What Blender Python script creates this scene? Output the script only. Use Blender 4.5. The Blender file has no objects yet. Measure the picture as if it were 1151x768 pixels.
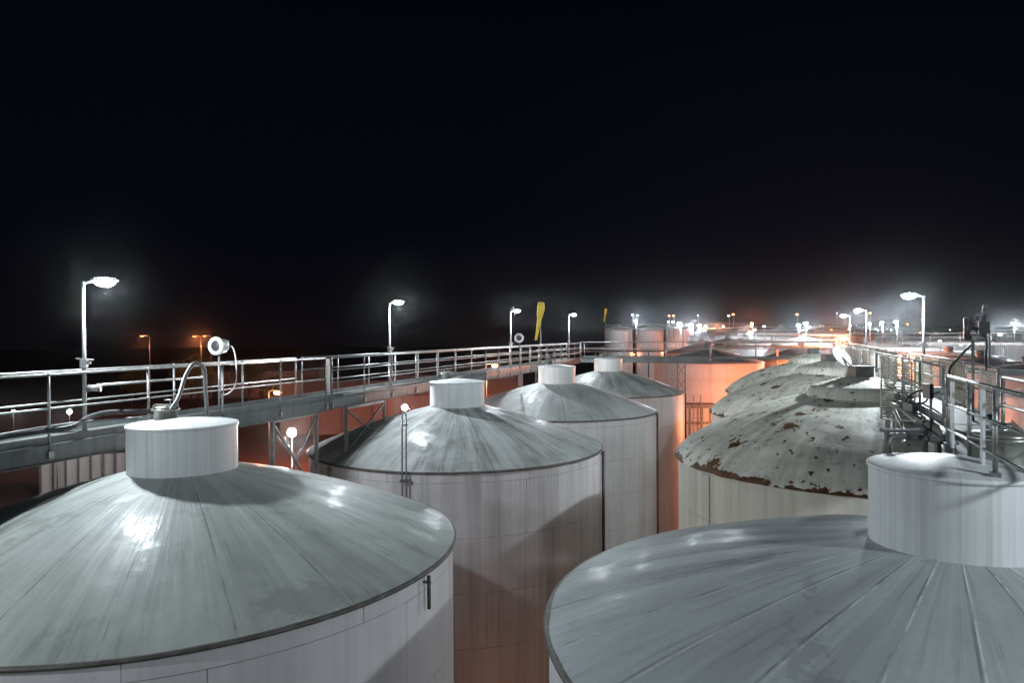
import bpy, bmesh, math, random
from math import sin, cos, pi, radians, sqrt, atan2, hypot
from mathutils import Vector, Matrix, noise
random.seed(7)
sc = bpy.context.scene
COL = sc.collection
CAMZ = 14.0

# ------------------------------------------------------------------ camera
F, PITCH, ROLL, CX, CY = 797.7, 0.009, -0.005, 575.5, 384.0
def ray(u, v):
    x = (u-CX)/F; z = -(v-CY)/F
    c, s = cos(ROLL), sin(ROLL); x, z = c*x-s*z, s*x+c*z
    y = 1.0
    c, s = cos(PITCH), sin(PITCH); y, z = y*c+z*s, -y*s+z*c
    return Vector((x, y, z))
def at(u, v, d):                      # a point d metres ahead
    r = ray(u, v); return Vector((r.x*d/r.y, d, CAMZ + r.z*d/r.y))
cd = bpy.data.cameras.new('camera'); cam = bpy.data.objects.new('camera', cd); COL.objects.link(cam)
cd.sensor_fit = 'HORIZONTAL'; cd.sensor_width = 36; cd.lens = F/1151*36
cd.clip_start = 0.05; cd.clip_end = 3000
fw = ray(CX, CY).normalized(); rt = (ray(CX+100, CY)-ray(CX, CY)).normalized(); up = rt.cross(fw)
M = Matrix(((rt.x, up.x, -fw.x, 0), (rt.y, up.y, -fw.y, 0), (rt.z, up.z, -fw.z, CAMZ), (0, 0, 0, 1)))
cam.matrix_world = M
sc.camera = cam
sc.view_settings.view_transform = 'Standard'; sc.view_settings.look = 'None'
sc.view_settings.exposure = 0.2; sc.view_settings.gamma = 1

# ------------------------------------------------------------------ mesh helper
class MB:
    def __init__(s): s.v = []; s.f = []; s.m = []; s.sm = []
    def add(s, vs, fs, smooth=False, mi=0):
        b = len(s.v); s.v += [tuple(v) for v in vs]
        for f in fs: s.f.append([b+i for i in f]); s.sm.append(smooth); s.m.append(mi)
    def box(s, c, size, rz=0, mi=0, M=None):
        x, y, z = [k/2 for k in size]; cc, ss = cos(rz), sin(rz); vs = []
        for dz in (-z, z):
            for dx, dy in ((-x, -y), (x, -y), (x, y), (-x, y)):
                p = Vector((dx, dy, dz))
                if M is not None: p = M @ p
                else: p = Vector((dx*cc-dy*ss, dx*ss+dy*cc, dz))
                vs.append(p+Vector(c))
        s.add(vs, [(3, 2, 1, 0), (4, 5, 6, 7), (0, 1, 5, 4), (1, 2, 6, 5), (2, 3, 7, 6), (3, 0, 4, 7)], False, mi)
        return s
    def bar(s, a, b, w, h, mi=0):      # box section beam from a to b (w sideways, h tall)
        a = Vector(a); b = Vector(b); d = (b-a); L = d.length; d.normalize()
        up = Vector((0, 0, 1)) if abs(d.z) < .95 else Vector((1, 0, 0))
        sx = d.cross(up).normalized(); uz = sx.cross(d).normalized()
        M = Matrix((sx, d, uz)).transposed()
        s.box((a+b)/2, (w, L, h), M=M, mi=mi); return s
    def tube(s, a, b, r, n=8, r2=None, caps=True, mi=0):
        return s.path([a, b], r, n, r2, caps, mi)
    def path(s, pts, r, n=8, r2=None, caps=True, mi=0):
        pts = [Vector(p) for p in pts]; m = len(pts); vs = []; prev = None
        for i, p in enumerate(pts):
            if i == 0: d = pts[1]-p
            elif i == m-1: d = p-pts[i-1]
            else: d = (pts[i+1]-p).normalized()+(p-pts[i-1]).normalized()
            d.normalize()
            if prev is None:
                q = Vector((0, 0, 1)) if abs(d.z) < .9 else Vector((1, 0, 0))
                u = d.cross(q).normalized()
            else:
                u = (prev-d*prev.dot(d)).normalized()
            prev = u; w = d.cross(u)
            rr = r if r2 is None else r+(r2-r)*i/(m-1)
            for k in range(n):
                a = 2*pi*k/n; vs.append(p+(u*cos(a)+w*sin(a))*rr)
        fs = []
        for i in range(m-1):
            for k in range(n):
                fs.append((i*n+k, i*n+(k+1) % n, (i+1)*n+(k+1) % n, (i+1)*n+k))
        s.add(vs, fs, True, mi)
        if caps:
            b = len(s.v)-len(vs)
            s.f.append([b+k for k in range(n)][::-1]); s.sm.append(False); s.m.append(mi)
            s.f.append([b+(m-1)*n+k for k in range(n)]); s.sm.append(False); s.m.append(mi)
        return s
    def lathe(s, prof, n=96, c=(0, 0, 0), smooth=True, mi=0, fn=None):
        vs = []
        for (r, z) in prof:
            for k in range(n):
                a = 2*pi*k/n
                p = Vector((r*cos(a), r*sin(a), z))
                if fn: p = fn(p, a, r, z)
                vs.append(p+Vector(c))
        fs = []
        for i in range(len(prof)-1):
            for k in range(n):
                fs.append((i*n+k, i*n+(k+1) % n, (i+1)*n+(k+1) % n, (i+1)*n+k))
        s.add(vs, fs, smooth, mi); return s
    def build(s, name, mat, parent=None, loc=None):
        me = bpy.data.meshes.new(name); me.from_pydata(s.v, [], s.f)
        mats = mat if isinstance(mat, (list, tuple)) else [mat]
        for mm in mats: me.materials.append(mm)
        me.polygons.foreach_set('use_smooth', s.sm); me.polygons.foreach_set('material_index', s.m)
        me.update()
        bm = bmesh.new(); bm.from_mesh(me); bmesh.ops.recalc_face_normals(bm, faces=bm.faces); bm.to_mesh(me); bm.free()
        o = bpy.data.objects.new(name, me); COL.objects.link(o)
        if parent: o.parent = parent
        if loc is not None: o.location = loc
        return o
def empty(name, loc, rz=0):
    o = bpy.data.objects.new(name, None); COL.objects.link(o); o.location = loc; o.rotation_euler = (0, 0, rz)
    o.empty_display_size = .3; return o
def tag(o, label, cat, group=None, kind=None):
    if label: o['label'] = label
    if cat: o['category'] = cat
    if group: o['group'] = group
    if kind: o['kind'] = kind
    return o
def kids(o): return [c for c in COL.objects if c.parent == o]
def copy_tree(o, parent=None):
    c = o.copy(); COL.objects.link(c); c.parent = parent
    for ch in kids(o): copy_tree(ch, c)
    return c

# ------------------------------------------------------------------ materials
class N:
    def __init__(s, name):
        s.m = bpy.data.materials.new(name); s.m.use_nodes = True; s.t = s.m.node_tree
        s.b = s.t.nodes['Principled BSDF']; s.o = s.t.nodes['Material Output']
    def n(s, ty, **kw):
        x = s.t.nodes.new(ty)
        for k, v in kw.items(): setattr(x, k, v)
        return x
    def l(s, a, b): s.t.links.new(a, b)
    def put(s, sock, v):
        if hasattr(v, 'is_output'): s.l(v, sock)
        else: sock.default_value = v
    def math(s, op, a, b=None, c=None, clamp=False):
        x = s.n('ShaderNodeMath', operation=op); x.use_clamp = clamp; s.put(x.inputs[0], a)
        if b is not None: s.put(x.inputs[1], b)
        if c is not None: s.put(x.inputs[2], c)
        return x.outputs[0]
    def noise(s, vec, scale, detail=4, rough=.55, out='Fac', dist=0):
        x = s.n('ShaderNodeTexNoise'); s.l(vec, x.inputs['Vector']); x.inputs['Scale'].default_value = scale
        x.inputs['Detail'].default_value = detail; x.inputs['Roughness'].default_value = rough
        x.inputs['Distortion'].default_value = dist
        return x.outputs[out]
    def ramp(s, f, stops, inter='LINEAR'):
        x = s.n('ShaderNodeValToRGB'); s.l(f, x.inputs[0]); r = x.color_ramp; r.interpolation = inter
        while len(r.elements) < len(stops): r.elements.new(.5)
        for e, (p, c) in zip(r.elements, stops):
            e.position = p; e.color = (c, c, c, 1) if isinstance(c, (int, float)) else (*c, 1)
        return x.outputs[0]
    def mix(s, f, a, b, mode='MIX'):
        x = s.n('ShaderNodeMix', data_type='RGBA', blend_type=mode); s.put(x.inputs[0], f)
        s.put(x.inputs[6], a if hasattr(a, 'is_output') else (*a, 1)); s.put(x.inputs[7], b if hasattr(b, 'is_output') else (*b, 1))
        return x.outputs[2]
    def obj(s): 
        return s.n('ShaderNodeTexCoord').outputs['Object']
    def xyz(s, v):
        x = s.n('ShaderNodeSeparateXYZ'); s.l(v, x.inputs[0]); return x.outputs
    def comb(s, a, b, c):
        x = s.n('ShaderNodeCombineXYZ')
        for i, q in enumerate((a, b, c)): s.put(x.inputs[i], q)
        return x.outputs[0]
    def bump(s, h, strength=.3, dist=.02, prev=None):
        x = s.n('ShaderNodeBump'); x.inputs['Strength'].default_value = strength; x.inputs['Distance'].default_value = dist
        s.l(h, x.inputs['Height'])
        if prev is not None: s.l(prev, x.inputs['Normal'])
        return x.outputs[0]
    def fin(s, col=None, rough=None, metal=None, normal=None, spec=None):
        if col is not None: s.put(s.b.inputs['Base Color'], col if hasattr(col, 'is_output') else (*col, 1))
        if rough is not None: s.put(s.b.inputs['Roughness'], rough)
        if metal is not None: s.put(s.b.inputs['Metallic'], metal)
        if normal is not None: s.l(normal, s.b.inputs['Normal'])
        if spec is not None: s.b.inputs['Specular IOR Level'].default_value = spec
        return s.m

def polar(k):
    """unit circle coordinates (seamless angle), radius, height of the object's own axes"""
    o = k.obj(); x, y, z = k.xyz(o)
    r = k.math('SQRT', k.math('ADD', k.math('MULTIPLY', x, x), k.math('MULTIPLY', y, y)))
    rs = k.math('MAXIMUM', r, .001)
    cx_, cy_ = k.math('DIVIDE', x, rs), k.math('DIVIDE', y, rs)
    ang = k.math('ARCTAN2', y, x)
    return o, cx_, cy_, r, z, ang
def seams(k, ang, r, count, width, phase=0.0):
    """1 on the thin radial lines"""
    t = k.math('MULTIPLY', k.math('ADD', ang, 10+phase), count/(2*pi))
    f = k.math('ABSOLUTE', k.math('SUBTRACT', k.math('FRACT', t), .5))      # .5 on the line
    d = k.math('MULTIPLY', k.math('SUBTRACT', .5, f), k.math('MULTIPLY', r, 2*pi/count))
    return k.math('LESS_THAN', d, width), t

def roof_mat(name, light, dark, seed, rough=.4, streak=.55, count=20, seamcol=(.5, .51, .5)):
    k = N(name); o, cx_, cy_, r, z, ang = polar(k)
    v1 = k.comb(k.math('MULTIPLY', cx_, 5.0), k.math('MULTIPLY', cy_, 5.0), k.math('ADD', k.math('MULTIPLY', r, .22), seed))
    v2 = k.comb(k.math('MULTIPLY', cx_, 26.0), k.math('MULTIPLY', cy_, 26.0), k.math('ADD', k.math('MULTIPLY', r, .5), seed))
    v3 = k.comb(k.math('MULTIPLY', cx_, 80.0), k.math('MULTIPLY', cy_, 80.0), k.math('ADD', k.math('MULTIPLY', r, 1.6), seed))
    n1 = k.noise(v1, 1, 3); n2 = k.noise(v2, 1, 5, .6); n3 = k.noise(v3, 1, 4, .6)
    blot = k.noise(o, .8, 6, .62)
    fine = k.noise(o, 14, 5, .7)
    big = k.noise(o, .42, 7, .62)
    s_ = k.math('ADD', k.math('MULTIPLY', n1, .40), k.math('ADD', k.math('MULTIPLY', n2, .30), k.math('ADD', k.math('MULTIPLY', n3, .08), k.math('MULTIPLY', big, .52))))
    m = k.ramp(s_, [(.56, 0), (.76, 1)])
    m = k.math('MULTIPLY', m, streak*1.6, clamp=True)
    col = k.mix(m, light, dark)
    # streaks of soot starting at different heights, darker
    st = k.ramp(k.math('ADD', k.math('MULTIPLY', n2, .75), k.math('MULTIPLY', n3, .25)), [(.55, 0), (.66, 1)])
    st = k.math('MULTIPLY', st, k.ramp(blot, [(.4, .1), (.62, .9)]))
    col = k.mix(k.math('MULTIPLY', st, streak), col, tuple(c*.35 for c in dark))
    col = k.mix(k.ramp(fine, [(.35, .0), (.75, .22)]), col, tuple(c*.5 for c in light))
    # patches where water has stood, with an irregular sharp edge
    pn = k.noise(o, .9, 9, .68, dist=.4); patch = k.ramp(pn, [(.575, 0), (.60, 1)])
    col = k.mix(k.math('MULTIPLY', patch, .38), col, tuple(c*.42 for c in light))
    sm, t = seams(k, ang, r, count, .010)
    sm2, t2 = seams(k, k.math('ADD', ang, .012), r, count, .014)
    col = k.mix(k.math('MULTIPLY', sm2, k.ramp(k.noise(o, 1.7, 5), [(.42, 0), (.62, .6)])), col, tuple(c*.35 for c in dark))
    # each sheet a slightly different grey
    w = k.n('ShaderNodeTexWhiteNoise', noise_dimensions='1D'); k.l(k.math('FLOOR', k.math('ADD', t, seed)), w.inputs['W'])
    col = k.mix(k.math('MULTIPLY', w.outputs['Value'], .22), col, tuple(c*.45 for c in light))
    brk = k.ramp(k.noise(o, 3, 4), [(.42, 0), (.56, .8)])
    col = k.mix(k.math('MULTIPLY', sm, brk), col, seamcol)
    ro = k.math('ADD', k.math('SUBTRACT', rough-.08, k.math('MULTIPLY', patch, .12)), k.math('ADD', k.math('MULTIPLY', n3, .2), k.math('MULTIPLY', m, .12)))
    wav = k.noise(o, 1.1, 2)
    h = k.math('ADD', k.math('MULTIPLY', n2, .5), k.math('ADD', k.math('MULTIPLY', sm, .18), k.math('ADD', k.math('MULTIPLY', wav, 2.2), k.math('MULTIPLY', fine, .12))))
    k.b.inputs['Coat Weight'].default_value = .05; k.b.inputs['Coat Roughness'].default_value = .13
    nm = k.bump(h, .6, .02); k.l(nm, k.b.inputs['Coat Normal'])
    return k.fin(col, ro, .0, nm, .28)

def shell_mat(name, base, dirt, seed, course=1.45, rough=.5, amt=.5, colw=0, nj=10, fr=1.0):
    k = N(name); o, cx_, cy_, r, z, ang = polar(k)
    va = k.comb(k.math('MULTIPLY', cx_, 11.0*fr), k.math('MULTIPLY', cy_, 11.0*fr), k.math('ADD', k.math('MULTIPLY', z, .12), seed))
    vb = k.comb(k.math('MULTIPLY', cx_, 60.0*fr), k.math('MULTIPLY', cy_, 60.0*fr), k.math('ADD', k.math('MULTIPLY', z, .35), seed))
    a = k.noise(va, 1, 4); b = k.noise(vb, 1, 4); blot = k.noise(o, .6, 5, .6)
    s_ = k.math('ADD', k.math('MULTIPLY', a, .45), k.math('ADD', k.math('MULTIPLY', b, .3), k.math('MULTIPLY', blot, .3)))
    col = k.mix(k.math('MULTIPLY', k.ramp(s_, [(.46, 0), (.66, 1)]), amt), base, dirt)
    # weld lines: horizontal courses and staggered vertical joints
    zc = k.math('DIVIDE', z, course); fr = k.math('FRACT', zc)
    hl = k.math('LESS_THAN', fr, .012/course)
    row = k.math('FLOOR', zc)
    vl, _t = seams(k, k.math('ADD', ang, k.math('MULTIPLY', row, .19)), r, nj, .008)
    ln = k.math('MAXIMUM', hl, vl)
    brk = k.ramp(k.noise(o, 2.3, 4), [(.35, .25), (.6, .95)])
    col = k.mix(k.math('MULTIPLY', ln, brk), col, tuple(c*.45 for c in dirt))
    if colw:
        st = k.ramp(k.noise(k.comb(k.math('MULTIPLY', cx_, 9), k.math('MULTIPLY', cy_, 9), seed+4), 1, 1), [(.5, 0), (.53, 1)], 'LINEAR')
        col = k.mix(k.math('MULTIPLY', st, colw), col, tuple(c*.4 for c in dirt))
    h = k.math('ADD', k.math('MULTIPLY', ln, .5), k.math('ADD', k.math('MULTIPLY', k.noise(o, .9, 2), 2.0), k.math('MULTIPLY', b, .15)))
    return k.fin(col, rough, 0, k.bump(h, .5, .02), .4)

def rust_roof_mat(name, seed):
    k = N(name); o, cx_, cy_, r, z, ang = polar(k)
    a = k.noise(o, .9, 8, .68); b = k.noise(o, 3.2, 8, .7)
    v = k.comb(k.math('MULTIPLY', cx_, 16.0), k.math('MULTIPLY', cy_, 16.0), k.math('ADD', k.math('MULTIPLY', r, .6), seed)); st = k.noise(v, 1, 5, .65)
    col = k.mix(k.ramp(k.math('ADD', k.math('MULTIPLY', a, .5), k.math('MULTIPLY', st, .5)), [(.44, 0), (.64, 1)]), (.84, .82, .72), (.46, .46, .39))
    col = k.mix(k.ramp(b, [(.54, 0), (.78, .75)]), col, (.13, .13, .11))
    # flaked spots: distorted cells, gated to patches
    nz = k.n('ShaderNodeTexNoise'); k.l(o, nz.inputs['Vector']); nz.inputs['Scale'].default_value = 5; nz.inputs['Detail'].default_value = 5
    off = k.n('ShaderNodeVectorMath', operation='MULTIPLY_ADD'); k.l(nz.outputs['Color'], off.inputs[0]); off.inputs[1].default_value = (.5, .5, .5); k.l(o, off.inputs[2])
    vo = k.n('ShaderNodeTexVoronoi'); k.l(off.outputs[0], vo.inputs['Vector']); vo.inputs['Scale'].default_value = 1.9
    cell = k.xyz(vo.outputs['Color'])[0]
    size = k.math('MULTIPLY', k.math('POWER', cell, 3.0), .40)
    spot = k.math('LESS_THAN', vo.outputs['Distance'], k.math('ADD', size, -.02))
    vo2 = k.n('ShaderNodeTexVoronoi'); k.l(off.outputs[0], vo2.inputs['Vector']); vo2.inputs['Scale'].default_value = 5.5
    cell2 = k.xyz(vo2.outputs['Color'])[1]
    spot2 = k.math('LESS_THAN', vo2.outputs['Distance'], k.math('ADD', k.math('MULTIPLY', k.math('POWER', cell2, 2.2), .40), -.03))
    sp = k.math('MAXIMUM', spot, spot2)
    rim = k.math('GREATER_THAN', k.math('ADD', r, k.math('MULTIPLY', k.math('SUBTRACT', k.noise(o, 1.6, 6, .6), .5), .5)), 4.64)
    rust = k.mix(k.ramp(k.noise(o, 9, 5), [(.35, 0), (.65, 1)]), (.035, .018, .012), (.20, .075, .022))
    col = k.mix(k.math('MAXIMUM', sp, rim), col, rust)
    halo = k.math('MAXIMUM', k.ramp(vo.outputs['Distance'], [(.02, 1), (.30, 0)]), 0.0)
    near = k.math('SUBTRACT', vo.outputs['Distance'], size)
    stain = k.math('MULTIPLY', k.ramp(near, [(0, 1), (.12, 0)]), k.math('MULTIPLY', k.ramp(cell, [(.5, 0), (.8, .6)]), k.math('SUBTRACT', 1.0, sp)))
    col = k.mix(stain, col, (.27, .20, .13))
    h = k.math('ADD', k.math('MULTIPLY', a, 1.5), k.math('ADD', k.math('MULTIPLY', b, .6), k.math('MULTIPLY', sp, -.8)))
    return k.fin(col, .62, 0, k.bump(h, .7, .03), .35)

def plain(name, col, rough=.5, metal=0, var=.25, scale=6, bump=.0, spec=.5, dirt=None, streaks=False):
    k = N(name); o = k.obj(); a = k.noise(o, scale, 6, .6)
    c = k.mix(k.ramp(a, [(.3, 0), (.75, 1)]), col, dirt if dirt else tuple(q*(1-var) for q in col))
    if streaks:
        x, y, z = k.xyz(o); v = k.comb(k.math('MULTIPLY', x, 8), k.math('MULTIPLY', y, 8), k.math('MULTIPLY', z, .7))
        c = k.mix(k.ramp(k.noise(v, 1, 5), [(.45, 0), (.75, .6)]), c, tuple(q*.4 for q in col))
    rr = k.math('ADD', rough-.08, k.math('MULTIPLY', k.noise(o, scale*2.3, 4), .16))
    nm = k.bump(k.noise(o, scale*4, 4), bump, .01) if bump else None
    return k.fin(c, rr, metal, nm, spec)
def emis(name, col, st):
    k = N(name); k.b.inputs['Base Color'].default_value = (*col, 1)
    k.b.inputs['Emission Color'].default_value = (*col, 1); k.b.inputs['Emission Strength'].default_value = st
    return k.m

m_roof = [roof_mat('roof_paint_a', (.56, .59, .56), (.27, .29, .28), 3.1, .46, .42),
          roof_mat('roof_paint_b', (.70, .72, .70), (.20, .21, .205), 11.7, .46, .66),
          roof_mat('roof_paint_c', (.74, .76, .74), (.36, .37, .37), 23.3, .46, .36),
          roof_mat('roof_paint_d', (.68, .70, .66), (.20, .21, .20), 31.9, .46, .6),
          roof_mat('roof_paint_e', (.54, .575, .58), (.29, .31, .33), 47.1, .44, .40, 26, (.68, .70, .70))]
m_shell = [shell_mat('shell_paint_a', (.73, .71, .72), (.50, .48, .49), 2.2),
           shell_mat('shell_paint_b', (.75, .72, .73), (.44, .42, .43), 6.1, amt=.85),
           shell_mat('shell_paint_c', (.75, .73, .73), (.48, .46, .47), 12.1, amt=.6)]
m_neck = shell_mat('neck_paint', (.76, .78, .78), (.50, .51, .51), 5.5, 90.0, .45, .65, nj=1)
m_rustshell = shell_mat('weathered_shell_paint', (.80, .77, .66), (.44, .42, .36), 8.4, 2.4, .6, .55, .12, fr=.45)
m_rustroof = [rust_roof_mat('flaking_roof_a', 1.3), rust_roof_mat('flaking_roof_b', 9.3)]
m_galv = plain('galvanised_steel', (.38, .39, .39), .42, .6, .45, 9, .15, dirt=(.20, .20, .19))
m_mesh = plain('bright_mesh', (.62, .60, .54), .5, .2, .3, 5)
m_galvdark = plain('weathered_steel', (.20, .21, .21), .5, .4, .45, 3, .2)
m_deck = plain('deck_grating', (.22, .23, .22), .6, .3, .5, 4, .3)
m_beam = plain('beam_paint', (.17, .19, .19), .48, .25, .5, 1.5, .15, streaks=True)
m_white = plain('white_enamel', (.72, .74, .76), .35, 0, .12)
m_cream = plain('cream_paint', (.27, .26, .21), .7, 0, .2)
m_black = plain('black_rubber', (.022, .022, .024), .45, 0, .3)
m_darkgrey = plain('dark_casing', (.05, .052, .056), .4, .2, .3)
m_hatch = plain('stainless_hatch', (.42, .42, .38), .35, .6, .45, 4, .2)
m_rim = plain('rim_steel', (.16, .16, .145), .55, .1, .6, 5, .3, dirt=(.06, .045, .035))
m_rustrim = plain('rusty_rim', (.28, .25, .20), .75, 0, .6, 2.5, .5, dirt=(.09, .04, .02))
m_yellow = plain('yellow_fabric', (.68, .52, .05), .8, 0, .3, 12, .2)
m_panel = plain('tan_panel', (.48, .43, .31), .6, 0, .45, 3, .1, streaks=True)
m_farshell = shell_mat('far_shell_paint', (.62, .60, .60), (.42, .40, .40), 14.4, 2.0, .6, .5)
m_farroof = roof_mat('far_roof_paint', (.48, .47, .46), (.24, .22, .22), 51.2, .6, .5, 20)
m_concrete = plain('bund_concrete', (.30, .24, .22), .8, 0, .4, .4, .2)
m_ground = plain('yard_ground', (.17, .085, .08), .9, 0, .55, .08, .2)
m_corr = plain('white_cladding', (.62, .64, .64), .5, 0, .15)
E_LED = emis('led_lens', (.86, .95, 1.0), 26)
E_LEDF = emis('led_lens_far', (.86, .95, 1.0), 12)
E_SOD = emis('sodium_lens', (1.0, .36, .10), 14)
E_SODF = emis('sodium_lens_far', (1.0, .26, .09), 14)
WHITE = (.84, .94, 1.0); SOD = (1.0, .29, .115)

# ------------------------------------------------------------------ lamp things
def lightdata(kind_, energy, col, size):
    l = bpy.data.lights.new(kind_, 'POINT'); l.energy = energy; l.color = col; l.shadow_soft_size = size
    return l
def link_light(parent, loc, energy, col, size, nm='lamp_light'):
    l = lightdata(nm, energy, col, size); o = bpy.data.objects.new(nm, l); COL.objects.link(o); o.parent = parent; o.location = loc
    return o

def led_mast(base, h, side_dir, energy, label, tilt=0, cyl=False, box=True, group='led masts along the walkways', boxz=1.22, arm=.16):
    """galvanised post, a flat LED head on a short arm, a junction box near rail height"""
    e = empty('led_mast', base); tag(e, label, 'lamp post', group)
    d = Vector((side_dir[0], side_dir[1], 0)).normalized(); p = Vector((-d.y, d.x, 0))
    MB().tube((0, 0, 0), (0, 0, h), .038, 12, .03).build('post', m_galv, e)
    MB().box((0, 0, .01), (.16, .16, .02)).build('base_plate', m_galvdark, e)
    hd = MB(); c = Vector((0, 0, h+.03))+d*(arm+.19)
    az = atan2(d.y, d.x)
    Mx = Matrix.Rotation(az, 3, 'Z') @ Matrix.Rotation(-tilt, 3, 'Y')
    hd.box(c, (.40, .24, .035), M=Mx); 
    for q in range(-3, 4): hd.box(c+Mx @ Vector((q*.05, 0, .032)), (.012, .22, .03), M=Mx)   # cooling fins
    hd.tube((0, 0, h-.03), c-d*.16, .022, 8)
    head = hd.build('lamp_head', m_galv, e)
    el = MB().lathe([(max(.001, sin(pi*i_/10)), -cos(pi*i_/10)) for i_ in range(11)], 24)
    el.v = [tuple(c+Mx @ Vector((v_[0]*.18, v_[1]*.13, -.03+v_[2]*.08))) for v_ in el.v]
    ln = el.build('lens', E_LED, head)
    link_light(e, c+Vector((0, 0, -.23)), energy, WHITE, .09)
    if box:
        b = MB(); b.box((.0, 0, boxz), (.10, .13, .14), az); b.box(d*.07+Vector((0, 0, boxz+.02)), (.08, .05, .05), az)
        b.bar(Vector((0, 0, boxz+.10))-d*.12, Vector((0, 0, boxz+.07))+d*.14, .10, .02)
        b.build('junction_box', m_galv, e)
    if cyl:
        b = MB().tube(d*.05+Vector((0, 0, .78)), d*.26+Vector((0, 0, .78)), .06, 14).tube(d*.24+Vector((0, 0, .78)), d*.27+Vector((0, 0, .78)), .07, 14)
        b.build('side_floodlight', m_galv, e)
    return e

# ------------------------------------------------------------------ grid of tanks
S = .93
L0 = Vector((-6.119*S, 13.178*S)); STEP = Vector((4.201*S, 11.549*S))
R0 = Vector((5.455*S, 8.737*S))
EAVE, NB, NT = -3.827*S, -2.462*S, -1.604*S      # heights relative to the camera
RAD, NR = 5*S, .945*S

def tank(name, cx_, cy_, rmat, smat, label, group=None, eave=EAVE, nb=NB, nt=NT, R=RAD, nr=NR, spin=0, n=160, hatch=(0, 0), pipes=(), manhole=True, ground=0.0):
    """cone-roofed steel tank with a drum neck; origin on its axis at the ground"""
    e = empty(name, (cx_, cy_, ground), 0); tag(e, label, 'storage tank', group)
    ez, bz, tz = CAMZ+eave-ground, CAMZ+nb-ground, CAMZ+nt-ground
    sh = MB().lathe([(R-.02, 0), (R-.02, ez-.03)], n).build('shell', smat, e)
    sh['label'] = 'pale painted steel shell with weld seams'
    # roof
    def dent(p, a, r, z):
        q = noise.noise(Vector((p.x*.7+cx_, p.y*.7+cy_, 0)))*.022
        ph = (a*24/(2*pi)) % 1.0
        q += .012*sin(ph*pi)*min(1, (r-nr)/1.2) if r > nr else 0
        return p+Vector((0, 0, q if r < R-.05 else 0))
    prof = []
    K = 26
    for i in range(K+1):
        t = i/K; r = R+.03+(nr-.1-R-.03)*t
        z = ez+(bz-ez+.03)*t + .10*sin(pi*t)
        prof.append((r, z))
    rf = MB().lathe(prof, n, fn=dent).build('roof', rmat, e); rf.rotation_euler[2] = spin
    rm = MB().lathe([(R-.03, ez-.045), (R+.042, ez-.042), (R+.046, ez-.006), (R+.02, ez+.012), (R-.03, ez+.02)], n).build('rim', m_rim, e)
    ne = MB().lathe([(nr, bz-.10), (nr, tz-.035)], 96).build('neck', m_neck, e)
    l = MB(); l.lathe([(nr+.0, tz-.05), (nr+.018, tz-.048), (nr+.018, tz-.004), (nr-.01, tz+.004), (nr*.5, tz+.06), (.001, tz+.11)], 96)
    l.build('neck_lid', m_neck, ne)
    w = MB().lathe([(nr+.002, bz-.02), (nr+.05, bz-.03), (nr+.06, bz-.10), (nr+.002, bz-.12)], 96).build('neck_flange', m_rim, ne)
    if manhole:
        hx, hy = hatch
        zz = tz+.03
        h = MB().lathe([(.19, zz-.03), (.19, zz+.17), (.235, zz+.18), (.235, zz+.21), (.19, zz+.215), (.001, zz+.215)], 32, (hx, hy, 0)).build('manhole', m_hatch, e)
        q = MB().lathe([(.001, zz+.265), (.17, zz+.25), (.2, zz+.235), (.2, zz+.22), (.001, zz+.216)], 32, (hx, hy, 0))
        q.bar((hx-.2, hy, zz+.28), (hx+.22, hy, zz+.28), .03, .02)
        for k in range(6):
            a = k*pi/3; q.tube((hx+.21*cos(a), hy+.21*sin(a), zz+.21), (hx+.21*cos(a), hy+.21*sin(a), zz+.27), .018, 6)
        q.tube((hx+.08, hy, zz+.26), (hx+.08, hy, zz+.36), .012, 6); q.tube((hx-.02, hy, zz+.36), (hx+.18, hy, zz+.36), .012, 6)
        q.build('manhole_lid', m_hatch, h)
    for a, zt, zb_, w_ in pipes:
        c = Vector((cos(a), sin(a), 0))
        b = MB(); b.tube(c*(R+.07)+Vector((0, 0, ez+zt)), c*(R+.07)+Vector((0, 0, ez+zb_)), w_, 8)
        b.bar(c*(R-.03)+Vector((0, 0, ez+zt-.1)), c*(R+.1)+Vector((0, 0, ez+zt-.1)), .05, .03)
        b.build('downpipe', m_rim, e)
    return e

lab = ['nearest cone-roofed tank on the left, grey streaked roof and short drum neck',
       'second cone-roofed tank on the left, roof with black soot streaks',
       'third cone-roofed tank on the left, pale roof in front of the windsock',
       'fourth cone-roofed tank on the left, smallest one beside the dark bridge']
tanks = []
for i in range(4):
    p = L0+STEP*i
    pipes = [[(-.355, -.05, -.55, .028)], [(-.25, -.03, -9, .05), (-2.35, -.06, -.5, .04)], [(-.33, -.03, -9, .05)], [(-.35, -.03, -9, .05)]][i]
    pipes = [(a, zt, zb_, w_) for a, zt, zb_, w_ in pipes]
    t = tank('storage_tank', p.x, p.y, m_roof[i], m_shell[min(i, 2)], lab[i], 'cone-roofed tanks in two rows', spin=i*1.3+.2, hatch=[(-.35, .1), (-.38, .35), (-.35, .4), (-.3, .4)][i], pipes=pipes)
    tanks.append(t)
t = tank('storage_tank', R0.x, R0.y, m_roof[4], m_shell[0], 'right foreground cone-roofed tank with a bright drum neck cut by the frame', 'cone-roofed tanks in two rows',
         eave=-3.66*S, nb=-2.611*S, nt=-1.637*S, R=5.03*S, nr=.958*S, spin=.7, n=200, manhole=False)
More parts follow.
